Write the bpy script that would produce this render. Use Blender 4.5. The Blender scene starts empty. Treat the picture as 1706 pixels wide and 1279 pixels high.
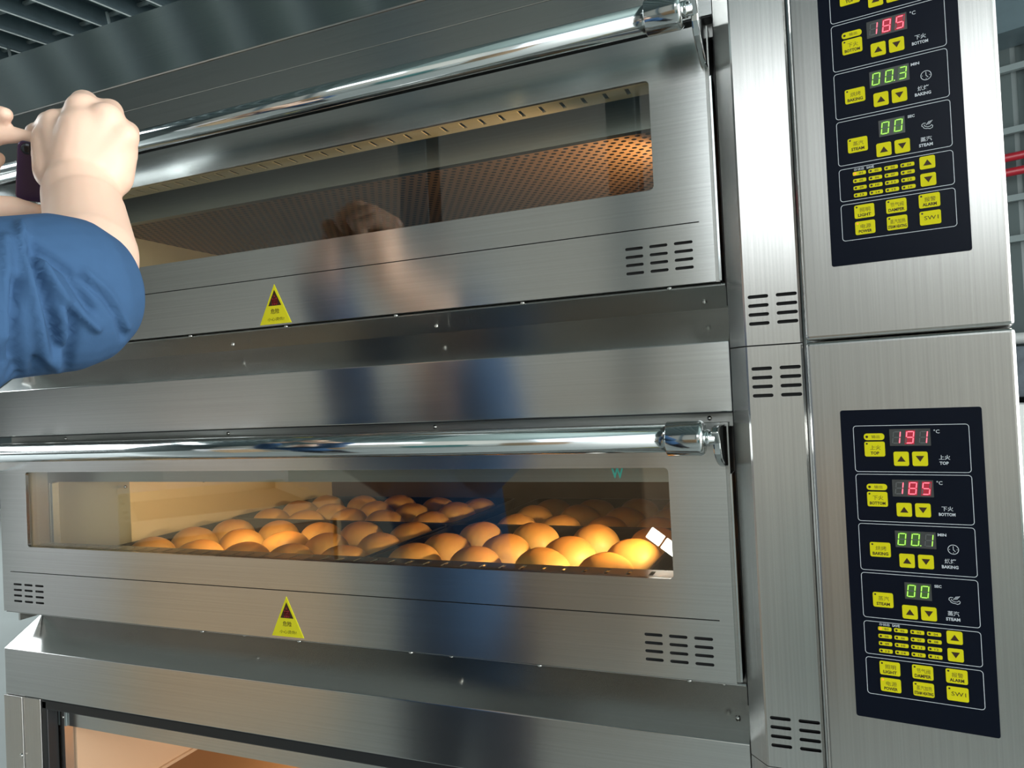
import bpy, bmesh, math, random
from mathutils import Vector, Matrix, Euler
random.seed(7)
C = bpy.context.scene.collection
SC = bpy.context.scene
PI = math.pi

# ------------------------------------------------------------------ camera
CAM = Vector((0.0, -0.80724, 1.5))
YAW, PITCH, ROLL = math.radians(22.39764), math.radians(1.002785), math.radians(-2.708493)
FPX = 1230.5
def cam_axes():
    cy, sy, cp, sp = math.cos(YAW), math.sin(YAW), math.cos(PITCH), math.sin(PITCH)
    fwd = Vector((-sy*cp, cy*cp, sp)); right = Vector((cy, sy, 0)); up = right.cross(fwd)
    c, s = math.cos(ROLL), math.sin(ROLL)
    return c*right + s*up, -s*right + c*up, fwd
R_, U_, F_ = cam_axes()
cd = bpy.data.cameras.new('camera'); cd.sensor_width = 36.0; cd.lens = FPX*36/1706
cd.clip_start = 0.02; cd.clip_end = 100
co = bpy.data.objects.new('camera', cd); C.objects.link(co)
co.matrix_world = Matrix(((R_.x, U_.x, -F_.x, CAM.x), (R_.y, U_.y, -F_.y, CAM.y), (R_.z, U_.z, -F_.z, CAM.z), (0, 0, 0, 1)))
SC.camera = co
def arm_pt(u, v, d):          # a point of the person's arm, measured from where the photographer stands
    return CAM + (R_*((u-853)/FPX) - U_*((v-639.5)/FPX) + F_)*d

# ------------------------------------------------------------------ world, lights, exposure
SC.view_settings.view_transform = 'Standard'; SC.view_settings.look = 'None'
SC.view_settings.exposure = 0.62; SC.view_settings.gamma = 1.0; SC.view_settings.use_curve_mapping = False
w = bpy.data.worlds.new('overcast_sky'); SC.world = w; w.use_nodes = True
w.node_tree.nodes['Background'].inputs[0].default_value = (0.85, 0.93, 1.0, 1)
w.node_tree.nodes['Background'].inputs[1].default_value = 1.6
def area(name, loc, size, size_y, energy, color, rot):
    l = bpy.data.lights.new(name, 'AREA'); l.shape = 'RECTANGLE'; l.size = size; l.size_y = size_y
    l.energy = energy; l.color = color
    o = bpy.data.objects.new(name, l); C.objects.link(o); o.location = loc; o.rotation_euler = rot
    return o
# daylight through the glazed openings of the hall (behind, left and right)
area('daylight_back_window', (0.75, -8.85, 4.35), 3.9, 2.3, 40, (0.95, 1.0, 0.99), (PI/2, 0, 0))
area('daylight_left_window', (-11.8, 1.6, 4.2), 9.0, 3.0, 620, (0.90, 0.98, 1.0), (0, -PI/2, 0))
area('daylight_right_door', (8.8, -1.0, 2.4), 4.4, 7.0, 720, (1.0, 0.99, 0.96), (0, PI/2, 0))
area('added_roof_fill', (-9.3, -0.6, 6.55), 1.5, 3.6, 170, (0.92, 0.99, 1.0), (0, 0, 0))  # unseen skylight, added for the glint on the left hood slope
SC.cycles.max_bounces = 10; SC.cycles.glossy_bounces = 6; SC.cycles.transparent_max_bounces = 12
SC.cycles.sample_clamp_indirect = 4.0
SC.cycles.use_denoising = True

# ------------------------------------------------------------------ materials
MAT = {}
def new_mat(name):
    m = bpy.data.materials.new(name); m.use_nodes = True; MAT[name] = m
    return m, m.node_tree.nodes, m.node_tree.links, m.node_tree.nodes['Principled BSDF']
def flat(name, col, rough=0.5, metal=0.0, spec=0.5, noise=0.0, nscale=8.0, bump=0.0, emit=None, es=1.0):
    m, n, l, b = new_mat(name)
    b.inputs['Base Color'].default_value = (*col, 1); b.inputs['Roughness'].default_value = rough
    b.inputs['Metallic'].default_value = metal; b.inputs['Specular IOR Level'].default_value = spec
    if noise or bump:
        tc = n.new('ShaderNodeTexCoord'); t = n.new('ShaderNodeTexNoise'); t.inputs['Scale'].default_value = nscale
        t.inputs['Detail'].default_value = 5; l.new(tc.outputs['Object'], t.inputs['Vector'])
        if noise:
            mx = n.new('ShaderNodeMixRGB'); mx.inputs[1].default_value = (*[c*(1-noise) for c in col], 1)
            mx.inputs[2].default_value = (*[min(1, c*(1+noise)) for c in col], 1)
            l.new(t.outputs['Fac'], mx.inputs[0]); l.new(mx.outputs[0], b.inputs['Base Color'])
        if bump:
            bp = n.new('ShaderNodeBump'); bp.inputs['Strength'].default_value = bump; bp.inputs['Distance'].default_value = 0.002
            l.new(t.outputs['Fac'], bp.inputs['Height']); l.new(bp.outputs[0], b.inputs['Normal'])
    if emit:
        b.inputs['Emission Color'].default_value = (*emit, 1); b.inputs['Emission Strength'].default_value = es
    return m
def brushed(name, col, rough, vertical, aniso=0.75, smudge=0.05, grain=0.10):
    m, n, l, b = new_mat(name)
    b.inputs['Metallic'].default_value = 1.0
    b.inputs['Anisotropic'].default_value = aniso
    b.inputs['Anisotropic Rotation'].default_value = 0.0 if vertical else 0.25
    tg = n.new('ShaderNodeTangent'); tg.direction_type = 'UV_MAP'; tg.uv_map = 'UVMap'
    l.new(tg.outputs[0], b.inputs['Tangent'])
    uv = n.new('ShaderNodeUVMap'); uv.uv_map = 'UVMap'
    mp = n.new('ShaderNodeMapping')
    mp.inputs['Scale'].default_value = (420, 2.2, 1) if vertical else (2.2, 420, 1)
    l.new(uv.outputs[0], mp.inputs[0])
    g = n.new('ShaderNodeTexNoise'); g.inputs['Scale'].default_value = 1.0; g.inputs['Detail'].default_value = 4
    l.new(mp.outputs[0], g.inputs['Vector'])
    s = n.new('ShaderNodeTexNoise'); s.inputs['Scale'].default_value = 7.0; s.inputs['Detail'].default_value = 2
    l.new(uv.outputs[0], s.inputs['Vector'])
    mx = n.new('ShaderNodeMixRGB')
    mx.inputs[1].default_value = (*[c*(1-grain) for c in col], 1); mx.inputs[2].default_value = (*[min(1, c*(1+grain)) for c in col], 1)
    l.new(g.outputs['Fac'], mx.inputs[0]); l.new(mx.outputs[0], b.inputs['Base Color'])
    mr = n.new('ShaderNodeMapRange'); mr.inputs['From Min'].default_value = 0.2; mr.inputs['From Max'].default_value = 0.8
    mr.inputs['To Min'].default_value = rough; mr.inputs['To Max'].default_value = rough + smudge
    b.inputs['Roughness'].default_value = rough
    bp = n.new('ShaderNodeBump'); bp.inputs['Strength'].default_value = 0.03; bp.inputs['Distance'].default_value = 0.0003
    l.new(g.outputs['Fac'], bp.inputs['Height']); l.new(bp.outputs[0], b.inputs['Normal'])
    return m
brushed('steel_h', (0.55, 0.555, 0.54), 0.21, False, 0.85, grain=0.14)
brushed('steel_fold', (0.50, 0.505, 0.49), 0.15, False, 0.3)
brushed('steel_v', (0.60, 0.59, 0.57), 0.26, True, 0.55, grain=0.20)
brushed('steel_inner', (0.42, 0.42, 0.40), 0.38, False, 0.4)
flat('chrome', (0.58, 0.61, 0.61), 0.10, 1.0)
flat('screw_metal', (0.75, 0.74, 0.70), 0.18, 1.0)
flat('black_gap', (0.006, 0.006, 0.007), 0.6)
flat('rubber_and_shade', (0.012, 0.014, 0.016), 0.45)  # gasket rubber, also the black shade under the oven hoods
flat('panel_black', (0.005, 0.008, 0.018), 0.28, 0, 0.12)
flat('print_white', (0.80, 0.84, 0.90), 0.4)
flat('key_yellow', (1.0, 0.90, 0.010), 0.5, 0, 0.2)
flat('key_ink', (0.05, 0.02, 0.005), 0.5)
flat('key_olive', (0.22, 0.16, 0.01), 0.5)
flat('led_dark', (0.035, 0.02, 0.012), 0.3)
flat('led_orange', (0.8, 0.2, 0.03), 0.3, emit=(1.0, 0.22, 0.04), es=0.8)
flat('display_grey', (0.075, 0.078, 0.078), 0.25)
flat('segment_off', (0.13, 0.14, 0.14), 0.4)
flat('display_red', (0.09, 0.02, 0.025), 0.25, emit=(0.8, 0.02, 0.06), es=0.28)
flat('display_green', (0.05, 0.10, 0.035), 0.25, emit=(0.10, 0.35, 0.02), es=0.12)
flat('segment_red', (0.9, 0.1, 0.12), 0.4, emit=(1.0, 0.15, 0.22), es=1.0)
flat('segment_green', (0.3, 0.8, 0.08), 0.4, emit=(0.48, 0.80, 0.13), es=0.5)
flat('sticker_yellow', (0.88, 0.80, 0.02), 0.4, 0, 0.3)
flat('sticker_red', (0.34, 0.01, 0.02), 0.4)
flat('teal_reflection', (0.05, 0.38, 0.30), 0.4)
flat('enamel', (0.78, 0.60, 0.36), 0.42, 0.15, 0.4, noise=0.10, nscale=6)
flat('tray_dark', (0.035, 0.032, 0.034), 0.33, 0.4)
flat('tan_liner', (0.66, 0.46, 0.30), 0.5, 0.1, 0.3, noise=0.06, nscale=3)
flat('base_floor', (0.30, 0.15, 0.06), 0.5, 0.1)
flat('skin', (0.80, 0.55, 0.42), 0.48, 0, 0.4, noise=0.05, nscale=14)
MAT['skin'].node_tree.nodes['Principled BSDF'].inputs['Subsurface Weight'].default_value = 0.12
MAT['skin'].node_tree.nodes['Principled BSDF'].inputs['Subsurface Scale'].default_value = 0.01
flat('blue_cloth', (0.042, 0.095, 0.190), 0.9, 0, 0.15, noise=0.08, nscale=60, bump=0.25)
flat('dark_cloth', (0.02, 0.022, 0.03), 0.9, 0, 0.2)
flat('lip_pink', (0.50, 0.20, 0.17), 0.5)
flat('shoe', (0.05, 0.05, 0.05), 0.6)
flat('hair', (0.012, 0.009, 0.008), 0.5)
flat('phone_purple', (0.035, 0.015, 0.05), 0.12, 0.2, 0.7)
flat('lens_glass', (0.01, 0.01, 0.015), 0.05)
flat('roof_sheet', (0.25, 0.33, 0.32), 0.55, 0.2, noise=0.12, nscale=0.8)
flat('purlin', (0.13, 0.18, 0.20), 0.40, 0.4, noise=0.25, nscale=5)
flat('lip_highlight', (0.62, 0.68, 0.66), 0.45)  # pale colour for the painted highlight on purlin edges
flat('galvanised', (0.24, 0.285, 0.285), 0.45, 0.3)
flat('wall_sheet', (0.085, 0.108, 0.108), 0.5, 0.2, noise=0.08, nscale=2)
flat('red_pipe', (0.50, 0.02, 0.035), 0.35)
flat('wall_cream', (0.60, 0.58, 0.53), 0.6)
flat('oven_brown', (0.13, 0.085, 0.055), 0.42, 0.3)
flat('concrete', (0.47, 0.50, 0.49), 0.5, noise=0.12, nscale=1.5)
flat('white_paint', (0.8, 0.8, 0.77), 0.5)
flat('dark_goods', (0.10, 0.12, 0.14), 0.6, noise=0.6, nscale=14)
flat('cardboard', (0.45, 0.30, 0.18), 0.85, noise=0.06, nscale=10)
flat('crate_wood', (0.76, 0.60, 0.38), 0.7, noise=0.15, nscale=12)
flat('plastic_wrap', (0.72, 0.66, 0.66), 0.3, noise=0.1, nscale=10)
flat('teal_machine', (0.10, 0.30, 0.30), 0.4)

# oven glass: clear pane with its own reflections
m = bpy.data.materials.new('oven_glass'); m.use_nodes = True; MAT['oven_glass'] = m
n, l = m.node_tree.nodes, m.node_tree.links
n.remove(n['Principled BSDF'])
tr = n.new('ShaderNodeBsdfTransparent'); tr.inputs[0].default_value = (0.93, 0.96, 0.94, 1)
gl = n.new('ShaderNodeBsdfGlossy'); gl.inputs['Roughness'].default_value = 0.015
fr = n.new('ShaderNodeLayerWeight'); pw = n.new('ShaderNodeMath'); pw.operation = 'POWER'; pw.inputs[1].default_value = 5
l.new(fr.outputs['Facing'], pw.inputs[0]); ma = n.new('ShaderNodeMath'); ma.operation = 'MULTIPLY_ADD'; ma.inputs[1].default_value = .955; ma.inputs[2].default_value = .070
l.new(pw.outputs[0], ma.inputs[0])
mx = n.new('ShaderNodeMixShader'); l.new(ma.outputs[0], mx.inputs[0]); l.new(tr.outputs[0], mx.inputs[1]); l.new(gl.outputs[0], mx.inputs[2])
l.new(mx.outputs[0], n['Material Output'].inputs[0])

# baked bun crust: browner crown, paler flanks (its own colour, by height on the bun)
m, n, l, b = new_mat('bun_crust')
tc = n.new('ShaderNodeTexCoord'); sp = n.new('ShaderNodeSeparateXYZ'); l.new(tc.outputs['Object'], sp.inputs[0])
no = n.new('ShaderNodeTexNoise'); no.inputs['Scale'].default_value = 22; no.inputs['Detail'].default_value = 4; l.new(tc.outputs['Object'], no.inputs['Vector'])
ad = n.new('ShaderNodeMath'); ad.operation = 'MULTIPLY_ADD'; ad.inputs[1].default_value = 0.012; l.new(no.outputs['Fac'], ad.inputs[0]); l.new(sp.outputs['Z'], ad.inputs[2])
cr = n.new('ShaderNodeValToRGB'); mr = n.new('ShaderNodeMapRange')
mr.inputs['From Min'].default_value = 0.008; mr.inputs['From Max'].default_value = 0.054
l.new(ad.outputs[0], mr.inputs['Value']); l.new(mr.outputs[0], cr.inputs[0])
e = cr.color_ramp.elements
e[0].position = 0.0; e[0].color = (0.84, 0.58, 0.26, 1)
e[1].position = 1.0; e[1].color = (0.58, 0.22, 0.040, 1)
x = cr.color_ramp.elements.new(0.55); x.color = (0.78, 0.43, 0.12, 1)
l.new(cr.outputs[0], b.inputs['Base Color']); b.inputs['Roughness'].default_value = 0.42
b.inputs['Specular IOR Level'].default_value = 0.35
bp = n.new('ShaderNodeBump'); bp.inputs['Strength'].default_value = 0.12; bp.inputs['Distance'].default_value = 0.002
l.new(no.outputs['Fac'], bp.inputs['Height']); l.new(bp.outputs[0], b.inputs['Normal'])

# perforated ceiling plate: staggered round holes
m, n, l, b = new_mat('perforated')
tc = n.new('ShaderNodeTexCoord'); sp = n.new('ShaderNodeSeparateXYZ'); l.new(tc.outputs['Object'], sp.inputs[0])
def mth(op, a, b_=None, c=None):
    q = n.new('ShaderNodeMath'); q.operation = op
    for i, v in enumerate((a, b_, c)):
        if v is None: continue
        if isinstance(v, (int, float)): q.inputs[i].default_value = v
        else: l.new(v, q.inputs[i])
    return q.outputs[0]
PX, PY = 0.0138, 0.0138*1.6
def lattice(ox, oy):
    fx = mth('SUBTRACT', mth('FRACT', mth('ADD', mth('DIVIDE', sp.outputs['X'], PX), ox)), 0.5)
    fy = mth('SUBTRACT', mth('FRACT', mth('ADD', mth('DIVIDE', sp.outputs['Y'], PY), oy)), 0.5)
    fx = mth('MULTIPLY', fx, PX); fy = mth('MULTIPLY', fy, PY)
    return mth('SQRT', mth('ADD', mth('MULTIPLY', fx, fx), mth('MULTIPLY', fy, fy)))
d = mth('MINIMUM', lattice(100.0, 100.0), lattice(100.5, 100.5))
inside = mth('LESS_THAN', d, 0.0036)
mx = n.new('ShaderNodeMixRGB'); mx.inputs[1].default_value = (0.44, 0.235, 0.125, 1); mx.inputs[2].default_value = (0.012, 0.007, 0.004, 1)
l.new(inside, mx.inputs[0]); l.new(mx.outputs[0], b.inputs['Base Color'])
b.inputs['Roughness'].default_value = 0.45; b.inputs['Metallic'].default_value = 0.2
rim = n.new('ShaderNodeBump'); rim.inputs['Strength'].default_value = 0.6; rim.inputs['Distance'].default_value = 0.0012
l.new(mth('MINIMUM', d, 0.0045), rim.inputs['Height']); l.new(rim.outputs[0], b.inputs['Normal'])

# ------------------------------------------------------------------ mesh helpers
def box(bm, x0, x1, y0, y1, z0, z1, mi=0):
    v = [bm.verts.new(p) for p in ((x0,y0,z0),(x1,y0,z0),(x1,y1,z0),(x0,y1,z0),(x0,y0,z1),(x1,y0,z1),(x1,y1,z1),(x0,y1,z1))]
    for f in ((0,1,5,4),(1,2,6,5),(2,3,7,6),(3,0,4,7),(4,5,6,7),(3,2,1,0)):
        bm.faces.new([v[i] for i in f]).material_index = mi
    return v
def prism(bm, pts, axis, a, b_, mi=0):
    """closed polygon (2-D points) extruded along an axis between a and b_"""
    def P(p, t):
        if axis == 'x': return (t, p[0], p[1])
        if axis == 'y': return (p[0], t, p[1])
        return (p[0], p[1], t)
    A = [bm.verts.new(P(p, a)) for p in pts]; B = [bm.verts.new(P(p, b_)) for p in pts]
    k = len(pts)
    fs = [bm.faces.new(A), bm.faces.new(B[::-1])]
    for i in range(k): fs.append(bm.faces.new((A[i], B[i], B[(i+1) % k], A[(i+1) % k])))
    for f in fs: f.material_index = mi
    return fs
def rrect(x0, x1, z0, z1, r, seg=5):
    pts = []
    for cx, cz, a0 in ((x1-r, z1-r, 0), (x0+r, z1-r, 90), (x0+r, z0+r, 180), (x1-r, z0+r, 270)):
        for i in range(seg+1):
            a = math.radians(a0 + 90*i/seg); pts.append((cx + r*math.cos(a), cz + r*math.sin(a)))
    return pts
def lathe(bm, c, axis, prof, seg=28, mi=0, smooth=True):
    """prof: list of (distance along axis, radius)"""
    ax = Vector(axis).normalized(); t = Vector((0,0,1)) if abs(ax.z) < .9 else Vector((1,0,0))
    u = ax.cross(t).normalized(); v = ax.cross(u); c = Vector(c)
    rings = []
    for s, r in prof:
        rings.append([bm.verts.new(c + ax*s + (u*math.cos(2*PI*k/seg) + v*math.sin(2*PI*k/seg))*max(r, 1e-5)) for k in range(seg)])
    for a, b_ in zip(rings, rings[1:]):
        for k in range(seg):
            f = bm.faces.new((a[k], a[(k+1) % seg], b_[(k+1) % seg], b_[k])); f.smooth = smooth; f.material_index = mi
    for r in (rings[0][::-1], rings[-1]):
        f = bm.faces.new(r); f.material_index = mi
def set_uv(me):
    uv = me.uv_layers.get('UVMap') or me.uv_layers.new(name='UVMap')
    for p in me.polygons:
        nn = p.normal; a = (abs(nn.x), abs(nn.y), abs(nn.z)); k = a.index(max(a))
        for li in p.loop_indices:
            q = me.vertices[me.loops[li].vertex_index].co
            uv.data[li].uv = (q.y, q.z) if k == 0 else ((q.x, q.z) if k == 1 else (q.x, q.y))
ROOT = {}
def root_loc(o):
    while o.parent: o = o.parent
    return o.location.copy()
def obj(name, bm, mats, parent=None, bevel=0.0, segs=2, recalc=True, sm_angle=None, label=None):
    """link bm (built in world metres) as one mesh object; children are expressed from their thing's base"""
    if recalc: bmesh.ops.recalc_face_normals(bm, faces=bm.faces)
    me = bpy.data.meshes.new(name); bm.to_mesh(me); bm.free()
    if isinstance(mats, str): mats = [mats]
    for m_ in mats: me.materials.append(MAT[m_])
    o = bpy.data.objects.new(name, me); C.objects.link(o)
    if bevel:
        md = o.modifiers.new('b', 'BEVEL'); md.width = bevel; md.segments = segs; md.limit_method = 'ANGLE'; md.angle_limit = math.radians(40)
        md.harden_normals = False
        bake(o)
    me = o.data
    if parent:
        me.transform(Matrix.Translation(-root_loc(parent))); o.parent = parent
    set_uv(me)
    if label: o['label'] = label
    return o
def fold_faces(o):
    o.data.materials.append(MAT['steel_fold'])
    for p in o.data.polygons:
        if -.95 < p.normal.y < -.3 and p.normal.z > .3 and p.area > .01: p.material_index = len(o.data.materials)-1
def bake(o):
    dg = bpy.context.evaluated_depsgraph_get(); dg.update()
    me = bpy.data.meshes.new_from_object(o.evaluated_get(dg)); old = o.data
    o.modifiers.clear(); o.data = me; me.name = old.name
    bpy.data.meshes.remove(old)
def cut(bm, cutbm):
    """boolean difference of bm by cutbm, gives a new bmesh"""
    def tmp(b_):
        bmesh.ops.recalc_face_normals(b_, faces=b_.faces)
        me = bpy.data.meshes.new('t'); b_.to_mesh(me); b_.free(); o = bpy.data.objects.new('t', me); C.objects.link(o); return o
    a, c = tmp(bm), tmp(cutbm)
    md = a.modifiers.new('x', 'BOOLEAN'); md.object = c; md.operation = 'DIFFERENCE'; md.solver = 'EXACT'
    bpy.context.view_layer.update()
    dg = bpy.context.evaluated_depsgraph_get(); me = bpy.data.meshes.new_from_object(a.evaluated_get(dg))
    out = bmesh.new(); out.from_mesh(me)
    bpy.data.objects.remove(a); bpy.data.objects.remove(c); bpy.data.meshes.remove(me)
    return out
def thing(name, label, cat, loc=(0,0,0), group=None):
    o = bpy.data.objects.new(name, None); C.objects.link(o); o.location = loc; o.empty_display_size = 0.1
    o['label'] = label; o['category'] = cat
    if group: o['group'] = group
    return o
def tag(o, label, cat, group=None):
    o['label'] = label; o['category'] = cat
    if group: o['group'] = group
    return o
def struct(o): o['kind'] = 'structure'; return o
def text_bm(bm, s, cx, cz, h, mi, y, w=None, bold=0.0, thick=0.00015, xs=1.0):
    """lettering centred on (cx, cz), cap height h, in the XZ plane facing -Y, added to bm"""
    cu = bpy.data.curves.new('t', 'FONT'); cu.body = s; cu.size = 1.0; cu.offset = bold; cu.resolution_u = 2
    cu.align_x = 'LEFT'
    o = bpy.data.objects.new('t', cu); C.objects.link(o)
    dg = bpy.context.evaluated_depsgraph_get(); dg.update()
    me = bpy.data.meshes.new_from_object(o.evaluated_get(dg))
    bpy.data.objects.remove(o); bpy.data.curves.remove(cu)
    if not me.vertices: bpy.data.meshes.remove(me); return
    xsn = [v.co.x for v in me.vertices]; ys = [v.co.y for v in me.vertices]
    x0, x1, y0, y1 = min(xsn), max(xsn), min(ys), max(ys)
    sc = h/(y1-y0); sx = (w/(x1-x0)) if w else sc*xs
    for v in me.vertices:
        v.co = Vector((cx + (v.co.x-(x0+x1)/2)*sx, y, cz + (v.co.y-(y0+y1)/2)*sc))
    base = len(bm.verts); b2 = bmesh.new(); b2.from_mesh(me)
    vm = {v: bm.verts.new(v.co) for v in b2.verts}
    for f in b2.faces:
        try:
            nf = bm.faces.new([vm[v] for v in f.verts]); nf.material_index = mi
        except ValueError: pass
    b2.free(); bpy.data.meshes.remove(me)

# ================================================================== THE OVEN
XL, XR = -1.3136, -0.0864            # left and right limits of the deck bodies
YF = 0.0310                          # plane of doors and hood faces
S = 0.44                             # height of one deck
TT = -0.14512668549997415            # the control boxes are turned slightly
ES = math.sqrt(1+TT*TT)

def slots_bm(x0, x1, z0, z1, cols, rows, slot_w, slot_h, y0, y1):
    b_ = bmesh.new()
    for i in range(cols):
        cx = x0 + slot_w/2 + (x1-x0-slot_w)*i/max(1, cols-1)
        for j in range(rows):
            cz = z0 + (z1-z0)*j/max(1, rows-1)
            prism(b_, rrect(cx-slot_w/2, cx+slot_w/2, cz-slot_h/2, cz+slot_h/2, slot_h*.499, 4), 'y', y0, y1)
    return b_
def screw(parent, x, y, z, r=0.0035, axis=(0,-1,0), name='screw'):
    b_ = bmesh.new(); lathe(b_, (x, y, z), axis, [(0, r), (r*.5, r*.92), (r*.8, r*.55), (r*.9, 0)], 12)
    return obj(name, b_, 'screw_metal', parent)

def column(parent, z0, z1, vents):
    """ventilated corner column between the doors and the control box"""
    b_ = bmesh.new()
    pts = [(-0.0855, 0.30), (-0.0855, 0.030), (-0.0680, 0.0090), (-0.0660, 0.0080), (-0.0135, 0.0080), (-0.0112, 0.0092), (-0.0102, 0.0120), (-0.0102, 0.30)]
    prism(b_, pts, 'z', z0, z1)
    if vents:
        cb = bmesh.new()
        for zb in vents:
            s_ = slots_bm(-0.0628, -0.0143, zb, zb+0.0283, 2, 4, 0.0205, 0.0036, 0.0, 0.012)
            me = bpy.data.meshes.new('t'); s_.to_mesh(me); s_.free(); cb.from_mesh(me); bpy.data.meshes.remove(me)
        b_ = cut(b_, cb)
        for f in b_.faces:
            c = f.calc_center_median()
            if 0.0085 < c.y < 0.0125 and -0.0635 < c.x < -0.0137 and abs(c.z-z0) > .004 and abs(c.z-z1) > .004: f.material_index = 1
    return obj('side_column', b_, ['steel_v', 'black_gap'], parent, bevel=0.0007, segs=2)

# frame of the control face: X along the face from the black plate's left edge, Z from the plate's bottom, metres
def panel_matrix(dz):
    ex = Vector((1, TT, 0))/ES; ey = Vector((-TT, 1, 0))/ES     # ey points into the box
    o = Vector((-0.055, 0, 1.1733+dz)) + ex*0.0755
    return Matrix(((ex.x, ey.x, 0, o.x), (ex.y, ey.y, 0, o.y), (0, 0, 1, o.z), (0, 0, 0, 1)))
def pobj(name, b_, mats, parent, dz, bevel=0.0, segs=2, label=None):
    b_.transform(panel_matrix(dz))
    return obj(name, b_, mats, parent, bevel=bevel, segs=segs, label=label)
SEG = {'0': 'abcdef', '1': 'bc', '3': 'abgcd', '5': 'afgcd', '8': 'abcdefg', '9': 'abcdfg'}
def digit(b_, ch, cx, cz, h, w, y, on, off):
    t = h*0.085; sl = 0.12
    def sg(pts, mi):
        pts = [(cx + p[0] + p[1]*sl, cz + p[1]) for p in pts]
        vs = [b_.verts.new((p[0], y, p[1])) for p in pts]; b_.faces.new(vs[::-1]).material_index = mi
    H, W, g = h/2, w/2, t*0.35
    hor = lambda z: [(-W+t*.6+g, z), (-W+t*1.1+g, z+t/2), (W-t*1.1-g, z+t/2), (W-t*.6-g, z), (W-t*1.1-g, z-t/2), (-W+t*1.1+g, z-t/2)]
    ver = lambda x, z0, z1: [(x-t/2, z0+t*.7), (x, z0+t*.3), (x+t/2, z0+t*.7), (x+t/2, z1-t*.7), (x, z1-t*.3), (x-t/2, z1-t*.7)]
    segs = {'a': hor(H-t/2), 'g': hor(0), 'd': hor(-H+t/2), 'f': ver(-W+t/2, 0, H), 'b': ver(W-t/2, 0, H), 'e': ver(-W+t/2, -H, 0), 'c': ver(W-t/2, -H, 0)}
    for k, p in segs.items(): sg(p, on if k in SEG[ch] else off)
MM = 0.001
def rbox(b_, x0, x1, z0, z1, r, y0, y1, mi):
    prism(b_, rrect(x0, x1, z0, z1, r, 4), 'y', y0, y1, mi)
def outline(b_, x0, x1, z0, z1, r, wd, y, mi):
    o = rrect(x0, x1, z0, z1, r, 5); i = rrect(x0+wd, x1-wd, z0+wd, z1-wd, r-wd, 5)
    O = [b_.verts.new((p[0], y, p[1])) for p in o]; I = [b_.verts.new((p[0], y, p[1])) for p in i]
    k = len(o)
    for a in range(k):
        b_.faces.new((O[a], O[(a+1) % k], I[(a+1) % k], I[a])).material_index = mi
def disc(b_, cx, cz, r, y, mi, seg=14, ri=None):
    o = [(cx+r*math.cos(2*PI*k/seg), cz+r*math.sin(2*PI*k/seg)) for k in range(seg)]
    O = [b_.verts.new((p[0], y, p[1])) for p in o]
    if ri is None: b_.faces.new(O).material_index = mi; return
    I = [b_.verts.new((cx+ri*math.cos(2*PI*k/seg), y, cz+ri*math.sin(2*PI*k/seg))) for k in range(seg)]
    for a in range(seg): b_.faces.new((O[a], O[(a+1) % seg], I[(a+1) % seg], I[a])).material_index = mi
def stroke(b_, pts, wd, y, mi):
    for (xa, za), (xb, zb) in zip(pts, pts[1:]):
        dx, dz_ = xb-xa, zb-za; L = math.hypot(dx, dz_) or 1; nx, nz = -dz_/L*wd/2, dx/L*wd/2; ex_, ez = dx/L*wd*.3, dz_/L*wd*.3
        vs = [b_.verts.new((p[0], y, p[1])) for p in ((xa+nx-ex_, za+nz-ez), (xb+nx+ex_, zb+nz+ez), (xb-nx+ex_, zb-nz+ez), (xa-nx-ex_, za-nz-ez))]
        b_.faces.new(vs).material_index = mi

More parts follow.
